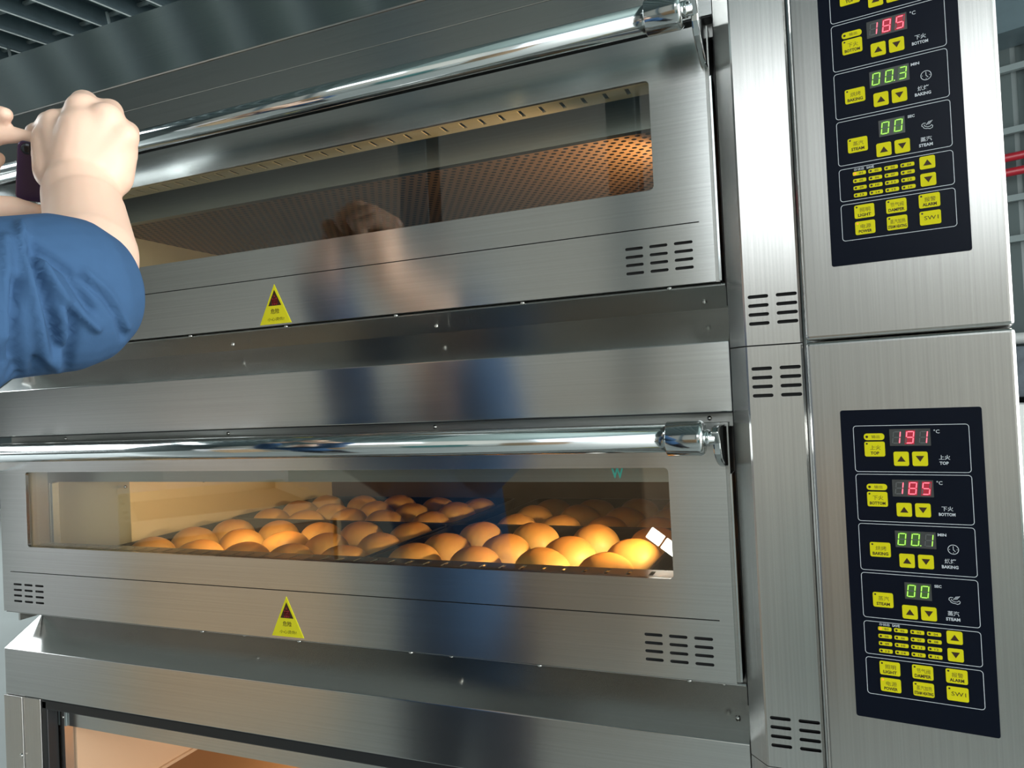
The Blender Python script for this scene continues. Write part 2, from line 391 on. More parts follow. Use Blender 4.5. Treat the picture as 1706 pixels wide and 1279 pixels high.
def control_panel(parent, dz, readings):
    yP = -0.0008                    # face of the black plate
    b_ = bmesh.new()
    rbox(b_, 0, 118*MM, 0, 298*MM, 2.2*MM, yP, 0.0004, 0)
    yt = yP - 0.00012
    for z1, z0 in ((282.8, 238), (236, 190.3), (188.2, 143), (140.7, 97.2), (94, 62), (59.2, 23.4)):
        outline(b_, 10.9*MM, 107.6*MM, z0*MM, z1*MM, 3.0*MM, 0.55*MM, yt, 1)
    for (cx, cz) in ((81.6, 276.2), (81.6, 228.4)):
        text_bm(b_, '\u00b0C', cx*MM, cz*MM, 3.6*MM, 1, yt, bold=0.012)
    for cn, en, z in (('\u4e0a\u706b', 'TOP', 252.0), ('\u4e0b\u706b', 'BOTTOM', 204.6), ('\u70d8\u70e4', 'BAKING', 156.3), ('\u84b8\u6c7d', 'STEAM', 108.3)):
        text_bm(b_, cn, 86.8*MM, z*MM, 4.4*MM, 1, yt, w=9.2*MM, bold=0.012)
        text_bm(b_, en, 86.3*MM, (z-5.3)*MM, 3.0*MM, 1, yt, w=(1.55+1.95*len(en))*MM, bold=0.035)
    text_bm(b_, 'MIN', 81.2*MM, 180.3*MM, 2.6*MM, 1, yt, w=7*MM, bold=0.035)
    text_bm(b_, 'SEC', 75.6*MM, 132.3*MM, 2.6*MM, 1, yt, w=5.8*MM, bold=0.035)
    text_bm(b_, '\u5b58\u50a8\u5668', 29.0*MM, 91.6*MM, 2.6*MM, 1, yt, w=9*MM, bold=0.0)
    text_bm(b_, 'SAVE', 38.8*MM, 91.6*MM, 2.4*MM, 1, yt, w=6.4*MM, bold=0.03)
    # clock symbol
    disc(b_, 89.6*MM, 167.3*MM, 4.5*MM, yt, 1, 28, 3.95*MM)
    stroke(b_, [(89.6*MM, 170.3*MM), (89.6*MM, 167.2*MM), (91.2*MM, 165.4*MM)], 0.55*MM, yt-.00002, 1)
    for ax, az in ((3.0, 0), (-3.0, 0), (0, -3.0)): disc(b_, (89.6+ax)*MM, (167.3+az)*MM, 0.35*MM, yt, 1, 8)
    # steam symbol: a puff of cloud with three jets
    cx, cz = 88.3, 121.0
    stroke(b_, [((cx+p[0])*MM, (cz+p[1])*MM) for p in ((-1.2, 2.0), (-2.9, 2.3), (-4.3, 1.3), (-4.4, -.3), (-3.2, -1.2), (-3.0, -2.2), (-1.4, -3.0), (.4, -3.2), (2.2, -3.8), (4.0, -3.0), (4.4, -1.4), (3.4, -.5))], 0.55*MM, yt, 1)
    stroke(b_, [((cx+p[0])*MM, (cz+p[1])*MM) for p in ((-2.6, .6), (-1.8, -.9), (.2, -1.7), (2.2, -1.6), (3.6, -.3))], 0.5*MM, yt, 1)
    for k in range(3):
        stroke(b_, [((cx+p[0])*MM, (cz+p[1]+.2*k)*MM) for p in ((-.9+1.3*k, .2), (.3+1.3*k, 1.7), (1.6+1.3*k, 3.2))], 0.5*MM, yt-.00002, 1)
    p = pobj('control_panel', b_, ['panel_black', 'print_white'], parent, dz, label='black control panel with yellow keys')
    # displays
    for (x0, x1, z0, z1), txt, colr in zip(((42.4, 76.6, 263, 279), (42.4, 76.6, 214.9, 230.9), (42.4, 76.2, 166.8, 182.4), (48, 70.2, 118.3, 134)), readings, 'rrgg'):
        b_ = bmesh.new(); rbox(b_, x0*MM, x1*MM, z0*MM, z1*MM, 0.3*MM, yP-0.0003, yP+0.0001, 0)
        ds = txt.replace('.', ''); nd = len(ds); pitch = 11.2
        for i, ch in enumerate(ds):
            cx = ((x0+x1)/2 + (i-(nd-1)/2)*pitch)*MM; cz = (z0+z1)/2*MM
            if ch not in '1':                      # the lit filter glows round the lit figures
                vs = [b_.verts.new((cx+q[0]*MM, yP-0.00034, cz+q[1]*MM)) for q in ((-4.6, -6.6), (3.4, -6.6), (4.8, 6.6), (-3.2, 6.6))]
                b_.faces.new(vs).material_index = 3
            digit(b_, ch, cx, cz, 11.6*MM, 6.8*MM, yP-0.0004, 2, 1)
            if '.' in txt and txt.index('.') == i+1: disc(b_, cx+4.2*MM, cz-5.3*MM, 0.6*MM, yP-0.0004, 2, 8)
        pobj('display', b_, ['display_grey', 'segment_off', 'segment_red' if colr == 'r' else 'segment_green', 'display_red' if colr == 'r' else 'display_green'], p, dz,
             label=('red' if colr == 'r' else 'green') + ' digital display reading ' + txt)
    # arrow keys
    def key(x0, x1, z0, z1, r=1.6):
        b2 = bmesh.new(); rbox(b2, x0*MM, x1*MM, z0*MM, z1*MM, r*MM, yP-0.0005, yP+0.0001, 0); return b2
    KM = ['key_yellow', 'key_ink', 'key_olive', 'led_dark', 'led_orange']
    yk = yP - 0.00056
    def tri(b2, cx, cz, up):
        h, w2 = 2.7, 3.5; s_ = 1 if up else -1
        vs = [b2.verts.new((p_[0]*MM, yk, p_[1]*MM)) for p_ in ((cx-w2, cz-s_*h), (cx+w2, cz-s_*h), (cx, cz+s_*h))]
        b2.faces.new(vs).material_index = 1
    for z0, z1 in ((244.0, 257.5), (196.1, 209), (147.9, 160.9), (99.6, 112.4)):
        for x0, x1, up in ((45, 57.8, True), (60.6, 73.4, False)):
            b2 = key(x0, x1, z0, z1); tri(b2, (x0+x1)/2, (z0+z1)/2, up)
            pobj('arrow_key', b2, KM, p, dz, bevel=0.0)
    for z0, z1, up in ((80.4, 92.3, True), (64.4, 76.3, False)):
        b2 = key(80.3, 93, z0, z1); tri(b2, 86.7, (z0+z1)/2, up); pobj('arrow_key', b2, KM, p, dz)
    # output indicators
    for z0, z1 in ((268.7, 275.1), (220.6, 226.6)):
        b2 = key(20.2, 38, z0, z1, 2.7); disc(b2, 22.8*MM, (z0+z1)/2*MM, 1.15*MM, yk, 3)
        text_bm(b2, '\u8f93\u51fa', 30.4*MM, (z0+z1)/2*MM, 3.0*MM, 2, yk, w=7*MM); pobj('indicator_plate', b2, KM, p, dz)
    # function keys
    for x0, x1, z0, z1, cn, en, led in ((20.3, 38, 252.9, 267.2, '\u4e0a\u706b', 'TOP', 3), (20.2, 37.9, 204.8, 219, '\u4e0b\u706b', 'BOTTOM', 3),
            (20.2, 38, 156.5, 170.4, '\u70d8\u70e4', 'BAKING', 3), (20.3, 37.8, 108.3, 122.3, '\u84b8\u6c7d', 'STEAM', 3),
            (22.9, 40.4, 43.7, 56.6, '\u7167\u660e', 'LIGHT', 3), (22.9, 40.4, 27.9, 40.8, '\u7535\u6e90', 'POWER', 4),
            (50.5, 67.8, 44, 57, '\u8282\u6c14\u9600', 'DAMPER', 3), (50.5, 67.8, 28, 41, '\u84b8\u6c7d\u52a0\u70ed', 'STEAM HEATING', 3),
            (77.9, 95.2, 44.3, 57.3, '\u62a5\u8b66', 'ALARM', 3), (77.9, 95.2, 28.3, 41.2, '', 'SW1', 3)):
        b2 = key(x0, x1, z0, z1); cx = (x0+x1)/2; h = z1-z0
        disc(b2, (x0+2.2)*MM, (z1-2.0)*MM, 0.85*MM, yk, led)
        if cn:
            text_bm(b2, cn, (cx+.6)*MM, (z0+h*.60)*MM, 4.3*MM, 2, yk, w=(4.6*len(cn)-(2.6 if len(cn) > 2 else 0) - (3 if len(cn) > 3 else 0))*MM)
            text_bm(b2, en, cx*MM, (z0+h*.23)*MM, 3.0*MM, 1, yk, w=(15.6 if len(en) > 8 else 1.5+2.0*len(en))*MM, bold=0.03)
        else:
            text_bm(b2, en, (cx+.8)*MM, (z0+h*.5)*MM, 3.6*MM, 1, yk, w=11.5*MM)
        pobj('function_key', b2, KM, p, dz)
    # sixteen numbered memory indicators
    for r in range(4):
        for c in range(4):
            x0 = 23.3 + 13.73*c; z1 = 89.4 - 7.02*r
            b2 = bmesh.new()
            rbox(b2, x0*MM, (x0+11.6)*MM, (z1-3.7)*MM, z1*MM, 1.2*MM, yP-0.0004, yP+0.0001, 0)
            disc(b2, (x0+2.1)*MM, (z1-1.85)*MM, 1.0*MM, yk, 4 if (r, c) == (0, 0) else 3)
            text_bm(b2, '%02d' % (r*4+c+1), (x0+7.2)*MM, (z1-1.9)*MM, 2.0*MM, 2, yk, w=3.4*MM, bold=0.02)
            pobj('memory_indicator', b2, KM, p, dz)
    return p

def control_box(parent, dz, z0, z1):
    b_ = bmesh.new(); box(b_, -0.0290, 0.1467, 0.0, 0.26, z0, z1)
    M_ = panel_matrix(0); M_ = Matrix.Translation((0, 0, -1.1733)) @ M_
    b_.transform(M_)
    return obj('control_box', b_, 'steel_v', parent, bevel=0.0042, segs=4)

def warning_sticker(parent, cx, z0):
    b_ = bmesh.new(); h, w2 = 0.0560, 0.0276; y = YF-0.0031
    prism(b_, [(cx-w2, z0), (cx+w2, z0), (cx, z0+h)], 'y', y, YF-.0020, 0)
    vs = [b_.verts.new(p) for p in ((cx-0.0108, y-.0001, z0+0.0262), (cx+0.0108, y-.0001, z0+0.0262), (cx, y-.0001, z0+0.0475))]
    b_.faces.new(vs).material_index = 1
    stroke(b_, [(cx-0.0108, z0+.0262), (cx+0.0108, z0+.0262), (cx, z0+.0475), (cx-0.0108, z0+.0262)], 0.0007, y-.00012, 1)
    for k, hh in ((-1, .0085), (0, .0125), (1, .0085)):                         # three red heat waves
        stroke(b_, [(cx+k*.0034+(.0008 if i % 2 else -.0004), z0+.0275+hh*i/4) for i in range(5)], 0.0021, y-.00022, 2)
    text_bm(b_, '\u5371\u9669', cx, z0+0.0180, 0.0072, 1, y-.0001, w=0.0150, bold=0.01)
    text_bm(b_, '\u5c0f\u5fc3\u70eb\u4f24!', cx+.001, z0+0.0068, 0.0046, 1, y-.0001, w=0.029, bold=0.0)
    return obj('warning_sticker', b_, ['sticker_yellow', 'key_ink', 'sticker_red'], parent, label='yellow triangular danger sticker')

def door(parent, dz, upper):
    z0, z1 = 1.1763+dz, 1.4610+dz; zg = 1.2440+dz
    wx0, wx1, wz0, wz1 = -1.2368, -0.1594, 1.2870+dz, 1.4121+dz
    b_ = bmesh.new(); box(b_, -1.3028, -0.0966, YF-0.0025, YF+0.0025, z0, z1)
    cb = bmesh.new(); prism(cb, rrect(wx0, wx1, wz0, wz1, 0.005, 4), 'y', YF-.01, YF+.01)
    b_ = cut(b_, cb)
    cb = slots_bm(-0.1958, -0.1196, 1.1948+dz, 1.2229+dz, 3, 4, 0.0205, 0.0034, YF-.01, YF+.0012)
    b_ = cut(b_, cb)
    cb = slots_bm(-1.2760, -1.2015, 1.1948+dz, 1.2229+dz, 3, 4, 0.0205, 0.0034, YF-.01, YF+.0012)
    b_ = cut(b_, cb)
    cb = bmesh.new(); box(cb, -1.2830, -0.1115, YF-.01, YF+.0012, zg-.0006, zg+.0006)
    b_ = cut(b_, cb)
    for f in b_.faces:
        c = f.calc_center_median()
        if YF+0.0004 < c.y < YF+0.0016 and abs(f.normal.y) > .9: f.material_index = 1
    d = obj('door', b_, ['steel_h', 'black_gap'], parent, bevel=0.0009, segs=2)
    # door body behind the skin, and the liner round the window
    b_ = bmesh.new()
    box(b_, -1.3050, wx0-.0015, YF+.0025, 0.0675, z0, z1); box(b_, wx1+.0015, -0.0925, YF+.0025, 0.0675, z0, z1)
    box(b_, wx0-.0015, wx1+.0015, YF+.0025, 0.0675, z0, wz0-.006); box(b_, wx0-.0015, wx1+.0015, YF+.0025, 0.0675, wz1+.006, z1)
    obj('door_shell', b_, 'steel_inner', d)
    for nm, za, zb in (('lower_vent_ledge', wz0-.0015, wz0), ('upper_vent_ledge', wz1, wz1+.0015)):
        b_ = bmesh.new(); box(b_, wx0-.001, wx1+.001, YF+.0025, 0.0675, za, zb)
        cb = bmesh.new(); k = 0; xx = -0.1881+0.0
        while xx > wx0+.01:
            prism(cb, [(xx-.0026, .0400), (xx+.0026, .0400), (xx+.0026, .0600), (xx-.0026, .0600)], 'z', za-.01, zb+.01)
            xx -= 0.02705
        b_ = cut(b_, cb)
        obj(nm, b_, 'enamel' if za > wz0 else 'steel_inner', d)
    b_ = bmesh.new(); box(b_, wx0-.001, wx1+.001, 0.036, 0.064, wz0-.0058, wz0-.0045); box(b_, wx0-.001, wx1+.001, 0.036, 0.064, wz1+.0045, wz1+.0058)
    obj('vent_backing', b_, 'black_gap', d)
    for xa, xb_ in ((wx0-.004, wx0-.0002), (wx1+.0002, wx1+.004)):
        b_ = bmesh.new(); box(b_, xa, xb_, YF+.0025, 0.0675, wz0-.001, wz1+.001); obj('window_reveal', b_, 'steel_inner', d)
    # glass
    b_ = bmesh.new(); box(b_, wx0-.0002, wx1+.0002, YF+.0030, YF+.0065, wz0, wz1)
    g = obj('window_glass', b_, 'oven_glass', d)
    if not upper:
        b_ = bmesh.new(); text_bm(b_, 'W', -0.2195, 1.4060, 0.0125, 0, YF+.0026, w=.0145, bold=0.03)  # painted letter standing in for a teal reflection in the pane
        obj('glass_reflection', b_, 'teal_reflection', d, recalc=False, label='teal letter W painted on the glass as a reflection')
    # handle: bar, end collars, cast brackets
    hy, hz = -0.037, 1.4490+dz
    b_ = bmesh.new(); lathe(b_, (-1.2750, hy, hz), (1, 0, 0), [(0, .0140), (1.275-.125, .0140)], 40)
    obj('handle_bar', b_, 'chrome', d)
    for sx in (-1, 1):
        xe = -0.1120 if sx > 0 else -1.2874
        b_ = bmesh.new()
        lathe(b_, (xe-sx*.0345, hy, hz), (sx, 0, 0), [(0, .0145), (.0005, .0172), (.0015, .0180), (.0325, .0180), (.0345, .0182), (.0365, .0172), (.0385, .0150)], 40)
        lathe(b_, (xe+sx*.0040, hy, hz), (sx, 0, 0), [(0, .0085), (.0045, .0085), (.0050, .0070), (.0100, .0070), (.0105, .0)], 20)
        obj('handle_collar', b_, 'chrome', d)
        # curved arm from the collar back to the door edge
        b_ = bmesh.new(); xa = xe+sx*.0112
        top = [(hy-.012, hz+.006), (hy-.006, hz+.0110), (hy+.008, hz+.0118), (YF+.018, hz+.0118)]
        bot = [(YF+.018, hz-.036)]
        for k in range(9):
            a = k/8; ang = a*PI/2
            bot.append((YF+.006-.072*math.sin(ang), hz-.036+.030*(1-math.cos(ang))))
        prism(b_, top+bot, 'x', xa, xa+sx*.0075)
        obj('handle_bracket', b_, 'chrome', d, bevel=0.0018, segs=3)
    # right-hand edge strips of the door
    b_ = bmesh.new(); box(b_, -0.0935, -0.0905, YF+.001, 0.062, z0+.001, 1.405+dz)
    obj('edge_strip', b_, 'chrome', d, bevel=.0006)
    warning_sticker(d, -0.7013 if not upper else -0.6998, 1.1797+dz+(-.0012 if upper else 0))
    return d

def deck(dz, upper):
    root = thing('deck_oven', 'upper stainless steel deck oven with empty perforated chamber behind its glass' if upper
                 else 'lower stainless steel deck oven with trays of golden buns behind its glass', 'oven', (0.5*(XL+XR), 0.45, 1.1025+dz), 'stacked deck ovens')
    Z = lambda z: z+dz
    # front frame of the body with the chamber mouth
    b_ = bmesh.new(); box(b_, XL+.002, XR-.001, 0.110, 0.122, Z(1.1240), Z(1.4720))
    cb = bmesh.new(); prism(cb, rrect(-1.286, -.118, Z(1.236), Z(1.386), .003, 2), 'y', .09, .2)
    b_ = cut(b_, cb); obj('front_frame', b_, 'steel_inner', root)
    # outer casing: sides, back, top, bottom
    b_ = bmesh.new()
    box(b_, XL, XL+.004, .125, .95, Z(1.1030), Z(1.5405)); box(b_, XL, XL+.004, .060, .125, Z(1.1500), Z(1.4720)); box(b_, XR-.004, XR, .125, .95, Z(1.1030), Z(1.5405))
    box(b_, XL+.004, XR-.004, .945, .95, Z(1.1030), Z(1.5405)); box(b_, XL+.004, XR-.004, .125, .945, Z(1.5350), Z(1.5405))
    box(b_, XL+.004, XR-.004, .125, .945, Z(1.1240), Z(1.1290))
    obj('casing', b_, 'steel_h', root)
    # baking chamber: walls, floor, perforated ceiling
    b_ = bmesh.new()
    prism(b_, [(-1.2860, .122), (-1.2960, .122), (-1.2960, .76), (-1.150, .76), (-1.150, .158)], 'z', Z(1.2360), Z(1.3865))
    ch = obj('baking_chamber', b_, 'enamel', root)
    b_ = bmesh.new(); box(b_, -.1180, -.105, .122, .76, Z(1.2360), Z(1.3865)); obj('side_wall', b_, 'enamel', ch)
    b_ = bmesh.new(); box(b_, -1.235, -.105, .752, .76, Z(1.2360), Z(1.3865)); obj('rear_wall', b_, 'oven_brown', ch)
    b_ = bmesh.new(); box(b_, -1.284, -.118, .069, .76, Z(1.2320), Z(1.2360)); obj('chamber_floor', b_, 'tray_dark', ch)
    b_ = bmesh.new(); box(b_, -1.235, -.105, .122, .76, Z(1.3865), Z(1.3900)); obj('ceiling_plate', b_, 'perforated', ch)
    for y, z in ((.150, 1.268), (.150, 1.372), (.33, 1.360)):
        screw(ch, -1.150 if y > .2 else -1.1535, y if y > .2 else .152, Z(z), .003, (1, -.3 if y < .2 else 0, 0), 'rivet')
    b_ = bmesh.new(); box(b_, -1.3020, -1.2900, .1070, .1095, Z(1.2400), Z(1.3840)); mp_ = obj('mouth_post', b_, 'steel_inner', root)
    for z in (1.300, 1.368): screw(mp_, -1.2960, .1070, Z(z), .0028, (0, -1, 0), 'rivet')
    # lamp block at the right of the mouth
    lx, ly, lz = -0.190, .130, Z(1.3075)
    if not upper:
        b_ = bmesh.new()
        M_ = Matrix.Translation((lx, ly, lz)) @ Matrix.Rotation(math.radians(36), 4, 'Y')
        for k in (-1, 1):
            v0 = len(b_.verts); box(b_, k*.0112-.0098, k*.0112+.0098, -.003, .003, -.0074, .0074)
        b_.transform(M_)
        MAT.setdefault('lamp_glass', None)
        if MAT['lamp_glass'] is None: flat('lamp_glass', (1, .97, .9), .2, emit=(1, .96, .88), es=2.5)
        obj('oven_lamp', b_, 'lamp_glass', ch, bevel=.0008, label='small glowing two-cell lamp')
    # hood over the door
    if not upper:
        b_ = bmesh.new()
        prism(b_, [(.0334, Z(1.4728)), (.0334, Z(1.5500)), (.0900, Z(1.5930)), (.108, Z(1.5930)), (.108, Z(1.4728))], 'x', XL, XR)
        fold_faces(obj('hood', b_, 'steel_h', root, bevel=.0010, segs=2))
    else:
        b_ = bmesh.new()
        prism(b_, [(.0334, Z(1.4728)), (.0334, 1.9745), (.0346, 1.9750), (.0334, 1.9755), (.0334, 2.0170), (.124, 2.0170), (.124, Z(1.4728))], 'x', XL, XR)
        obj('hood', b_, 'steel_h', root, bevel=.0008, segs=2)
        b_ = bmesh.new()
        prism(b_, [(.0320, 2.0175), (.0320, 2.0200), (.0980, 2.1700), (.15, 2.1700), (.95, 2.1700), (.95, 2.0175)], 'x', XL-.120, XR+.002)
        obj('top_fascia', b_, 'steel_h', root, bevel=.0016, segs=2)
    # recessed strip between hood and door, black sheet painting the shade under the hood
    b_ = bmesh.new(); box(b_, XL+.002, XR-.002, .0350, .1060, Z(1.4712), Z(1.4727)); obj('hood_shade_strip', b_, 'rubber_and_shade', root)
    b_ = bmesh.new(); box(b_, XL+.01, XR-.002, .052, .060, Z(1.4560), Z(1.4728)); obj('seal_strip', b_, 'steel_inner', root)
    if not upper:
        for x in (-.1141, -.4662, -.8161, -1.1667): screw(root, x, .052, Z(1.4655), .0028)
    # kick strip below the door with its screws
    b_ = bmesh.new(); prism(b_, [(.0360, Z(1.1748)), (.1000, Z(1.1520)), (.1000, Z(1.1490)), (.0345, Z(1.1725))], 'x', XL+.006, XR-.001)
    obj('kick_strip', b_, 'steel_h', root, bevel=.0005)
    for x in (-.8171, -.4672, -.1155):
        screw(root, x, .0700, Z(1.1600), .0032, (0, -.34, -.94))
    for x in (-.8621, -.685, -.5061, -.327, -.1483):
        screw(root, x, .0325, Z(1.1745), .0032, (0, -.3, -1))
    # end plate and dark side of the door bay
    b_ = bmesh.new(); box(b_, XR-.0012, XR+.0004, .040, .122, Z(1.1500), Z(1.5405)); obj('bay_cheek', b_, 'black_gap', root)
    door(root, dz, upper)
    column(root, Z(1.1022), Z(1.5409), (Z(1.1247), Z(1.4890)) if not upper else (Z(1.1247),))
    control_box(root, dz, Z(1.1022), Z(1.5409))
    control_panel(root, dz, ('191', '185', '00.1', '00') if not upper else ('190', '185', '00.3', '00'))
    return root
lower = deck(0.0, False)
upper = deck(S, True)

# interior lamps of the two baking chambers, and one added fill
def lamp(name, loc, energy, target, size, color=(1.0, 0.70, 0.36), radius=0.008):
    l_ = bpy.data.lights.new(name, 'SPOT'); l_.energy = energy; l_.color = color; l_.spot_size = math.radians(size); l_.spot_blend = 0.6; l_.shadow_soft_size = radius
    o = bpy.data.objects.new(name, l_); C.objects.link(o); o.location = loc
    o.rotation_euler = (Vector(target)-Vector(loc)).to_track_quat('-Z', 'Y').to_euler(); return o
lamp('chamber_light_lower', (-0.124, .175, 1.360), 6.0, (-1.10, .30, 1.285), 84)
lamp('added_fill_lower_left', (-0.80, .150, 1.376), 1.2, (-1.20, .34, 1.29), 120)  # added unseen spot that brightens the left wall and nearby buns
lamp('chamber_light_upper', (-0.124, .175, 1.312+S), 2.4, (-1.10, .36, 1.330+S), 120)

# ================================================================== BASE CABINET
base = thing('proofer_cabinet', 'open stainless base cabinet with tan lining under the lower oven', 'cabinet', (0.5*(XL+XR), .45, 0.0))
b_ = bmesh.new()
prism(b_, [(.0334, 1.0328), (.0334, 1.1100), (.0980, 1.1475), (.109, 1.1475), (.109, 1.1010), (.9, 1.1010), (.9, 1.0328)], 'x', XL, XR)
fold_faces(obj('hood', b_, 'steel_h', base, bevel=.0010, segs=2))
screw(base, -.1010, .060, 1.1265, .0030, (0, -.6, .8))
b_ = bmesh.new(); box(b_, XL, -1.2686, .0300, .075, .12, 1.0322); obj('left_post', b_, 'steel_v', base, bevel=.001)
screw(base, -1.2720-.0, .0300, .9342, .0035, (0, -1, 0), 'rivet')
b_ = bmesh.new(); box(b_, -1.2686, -1.2264, .0325, .075, .12, 1.0322); obj('inner_post', b_, 'steel_v', base, bevel=.001)
b_ = bmesh.new()
prism(b_, [(-1.2264, .035), (-1.2264, .055), (-1.2140, .055), (-1.2140, .035)], 'z', .12, 1.0300)
box(b_, -1.2264, XR-.01, .035, .055, 1.0155, 1.0322)
obj('door_gasket', b_, 'rubber_and_shade', base, bevel=.002)
b_ = bmesh.new(); box(b_, -1.2140, -1.2040, .058, .075, .12, 1.0155); obj('slide_rail', b_, 'steel_v', base)
b_ = bmesh.new(); box(b_, -1.2180, XR-.004, .0620, .0660, .9795, 1.0180); obj('top_rail', b_, 'steel_h', base)
b_ = bmesh.new(); box(b_, -1.2200, -1.2010, .0590, .0618, .9795, 1.0160); br = obj('bracket', b_, 'galvanised', base, bevel=.0005)
for z in (.9945, 1.0085): screw(br, -1.2075, .0590, z, .0028)
b_ = bmesh.new(); box(b_, -1.2080, -1.2000, .076, .80, .30, 1.0320); obj('left_liner', b_, 'tan_liner', base)
b_ = bmesh.new(); box(b_, -1.2080, XR-.01, .80, .81, .30, 1.0320); obj('rear_liner', b_, 'tan_liner', base)
b_ = bmesh.new(); box(b_, -1.2000, XR-.02, .076, .80, .8040, .8180); obj('shelf', b_, 'base_floor', base, bevel=.002)
b_ = bmesh.new(); box(b_, -1.2000, -1.1940, .076, .80, .8180, .8240); obj('shelf_bead', b_, 'tan_liner', base)
b_ = bmesh.new(); box(b_, XL, XL+.004, .075, .95, .12, 1.0322); box(b_, XR-.004, XR, .03, .95, .12, 1.0322); box(b_, XL+.004, XR-.004, .946, .95, .12, 1.0322); box(b_, XL, XR, .03, .95, .115, .12)
obj('casing', b_, 'steel_h', base)
column(base, .12, 1.1014, (1.0605,))
b_ = bmesh.new(); box(b_, -0.0290, 0.1467, 0.0, 0.26, .12, 1.1014)
b_.transform(Matrix.Translation((0, 0, -1.1733)) @ panel_matrix(0)); obj('control_box', b_, 'steel_v', base, bevel=.0042, segs=4)
for x in (XL+.06, XR-.06):
    for y in (.10, .88):
        b_ = bmesh.new(); lathe(b_, (x, y, 0), (0, 0, 1), [(0, .030), (.012, .030), (.016, .018), (.116, .018)], 20); obj('foot', b_, 'steel_inner', base)
warm = area('cabinet_light', (-0.70, .42, 1.02), .5, .2, 1.7, (1.0, .84, .64), (0, 0, 0))

# ================================================================== TRAYS AND BUNS
def make_tray(x0, x1, y0, y1):
    zf, zr = 1.2400, 1.2770
    b_ = bmesh.new()
    def ring(ins, z, r): return [b_.verts.new((p[0], p[1], z)) for p in rrect(x0+ins, x1-ins, y0+ins, y1-ins, r, 5)]
    rings = [ring(.0, zr-.004, .022), ring(0, zr, .022), ring(.003, zr, .020), ring(.012, zf+.0015, .016), ring(.016, zf, .014)]
    under = [ring(.0145, zf-.0015, .014), ring(.0105, zf, .016), ring(.0015, zr-.004, .021)]
    seq = rings[:]
    for a, c in zip(seq, seq[1:]):
        k = len(a)
        for i in range(k):
            f = b_.faces.new((a[i], a[(i+1) % k], c[(i+1) % k], c[i])); f.smooth = True
    b_.faces.new(rings[-1])
    for a, c in zip([rings[0]]+under[::-1], under[::-1]):
        k = len(a)
        for i in range(k): b_.faces.new((a[i], a[(i+1) % k], c[(i+1) % k], c[i]))
    b_.faces.new(under[0][::-1])
    return b_
KB = 1.03
TR = {('front', 'left'): (-1.094, -.603, .046, .345), ('front', 'right'): (-.594, -.196, .046, .345),
      ('back', 'left'): (-1.110, -.603, .352, .660), ('back', 'right'): (-.556, -.196, .352, .660)}
for (fb, lr), (x0, x1, y0, y1) in TR.items():
    b_ = make_tray(x0*KB, x1*KB, (y0+.80724)*KB-.80724, (y1+.80724)*KB-.80724)
    o = obj('baking_tray', b_, 'tray_dark'); tag(o, 'dark baking tray of buns in the lower oven, %s %s' % (fb, lr), 'tray', 'baking trays in the lower oven')
def bun_mesh(seed):
    rnd = random.Random(seed); b_ = bmesh.new()
    bmesh.ops.create_uvsphere(b_, u_segments=32, v_segments=20, radius=1.0)
    ph = [rnd.uniform(0, 6.28) for _ in range(4)]
    for v in b_.verts:
        x_, y_, z_ = v.co; a = math.atan2(y_, x_); r = math.hypot(x_, y_)
        wob = 1 + .022*math.sin(2*a+ph[0]) + .014*math.sin(3*a+ph[1]) + .008*math.sin(5*a+ph[2])
        if z_ >= 0: zz = .0345*(z_**0.92 if z_ > 0 else 0)
        else: zz = -.0125*min(1, (-z_)**.8)
        rr = .0405*wob*(r**.95 if r > 0 else 0)*(1.0 if z_ > 0 else .985)
        v.co = (rr*math.cos(a), rr*math.sin(a), zz+.0125 + .0008*math.sin(a+ph[3]))
    for f in b_.faces: f.smooth = True
    me = bpy.data.meshes.new('bread_bun'); b_.to_mesh(me); b_.free(); me.materials.append(MAT['bun_crust']); return me
BUNS = [bun_mesh(s) for s in range(6)]
rows = {('front', 'left'): [[(-1.035, .098), (-.932, .098), (-.840, .100), (-.754, .103), (-.657, .104)],
                            [(-1.030, .185), (-.921, .182), (-.834, .188), (-.746, .183), (-.652, .193)],
                            [(-1.030, .280), (-.925, .281), (-.826, .276), (-.753, .292), (-.656, .300)]],
        ('front', 'right'): [[(-.547, .118), (-.449, .115), (-.352, .122), (-.264, .120)],
                             [(-.540, .207), (-.443, .210), (-.342, .208), (-.248, .208)],
                             [(-.527, .305), (-.431, .306), (-.330, .303), (-.238, .305)]],
        ('back', 'left'): [[(-1.046, .404), (-.955, .396), (-.872, .424), (-.776, .402), (-.678, .408)],
                           [(-1.050, .500), (-.960, .490), (-.866, .515), (-.772, .502), (-.672, .502)],
                           [(-1.050, .595), (-.950, .590), (-.863, .602), (-.760, .592), (-.664, .590)]],
        ('back', 'right'): [[(-.500, .396), (-.420, .398), (-.336, .394), (-.250, .398)],
                            [(-.504, .492), (-.412, .490), (-.330, .494), (-.246, .490)],
                            [(-.500, .590), (-.410, .588), (-.325, .592), (-.243, .590)]]}
RN = ('row nearest the door', 'middle row', 'rearmost row')
CN = ('leftmost', 'second from left', 'middle', 'second from right', 'rightmost')
kk = 0
for (fb, lr), rws in rows.items():
    for ri, rw in enumerate(rws):
        for ci, (x_, y_) in enumerate(rw):
            o = bpy.data.objects.new('bread_bun', BUNS[kk % 6]); C.objects.link(o)
            o.location = (x_*KB, (y_+.80724)*KB-.80724, 1.2403); o.rotation_euler = (0, 0, random.uniform(0, 6.28))
            s_ = random.uniform(.97, 1.05); o.scale = (s_, s_, random.uniform(.97, 1.07))
            cn_ = CN[ci] if len(rw) == 5 else ('leftmost', 'second from left', 'third from left', 'rightmost')[ci]
            tag(o, 'golden bun on the %s %s tray, %s, %s' % (fb, lr, RN[ri], cn_), 'bun', 'golden buns in the lower oven')
            kk += 1

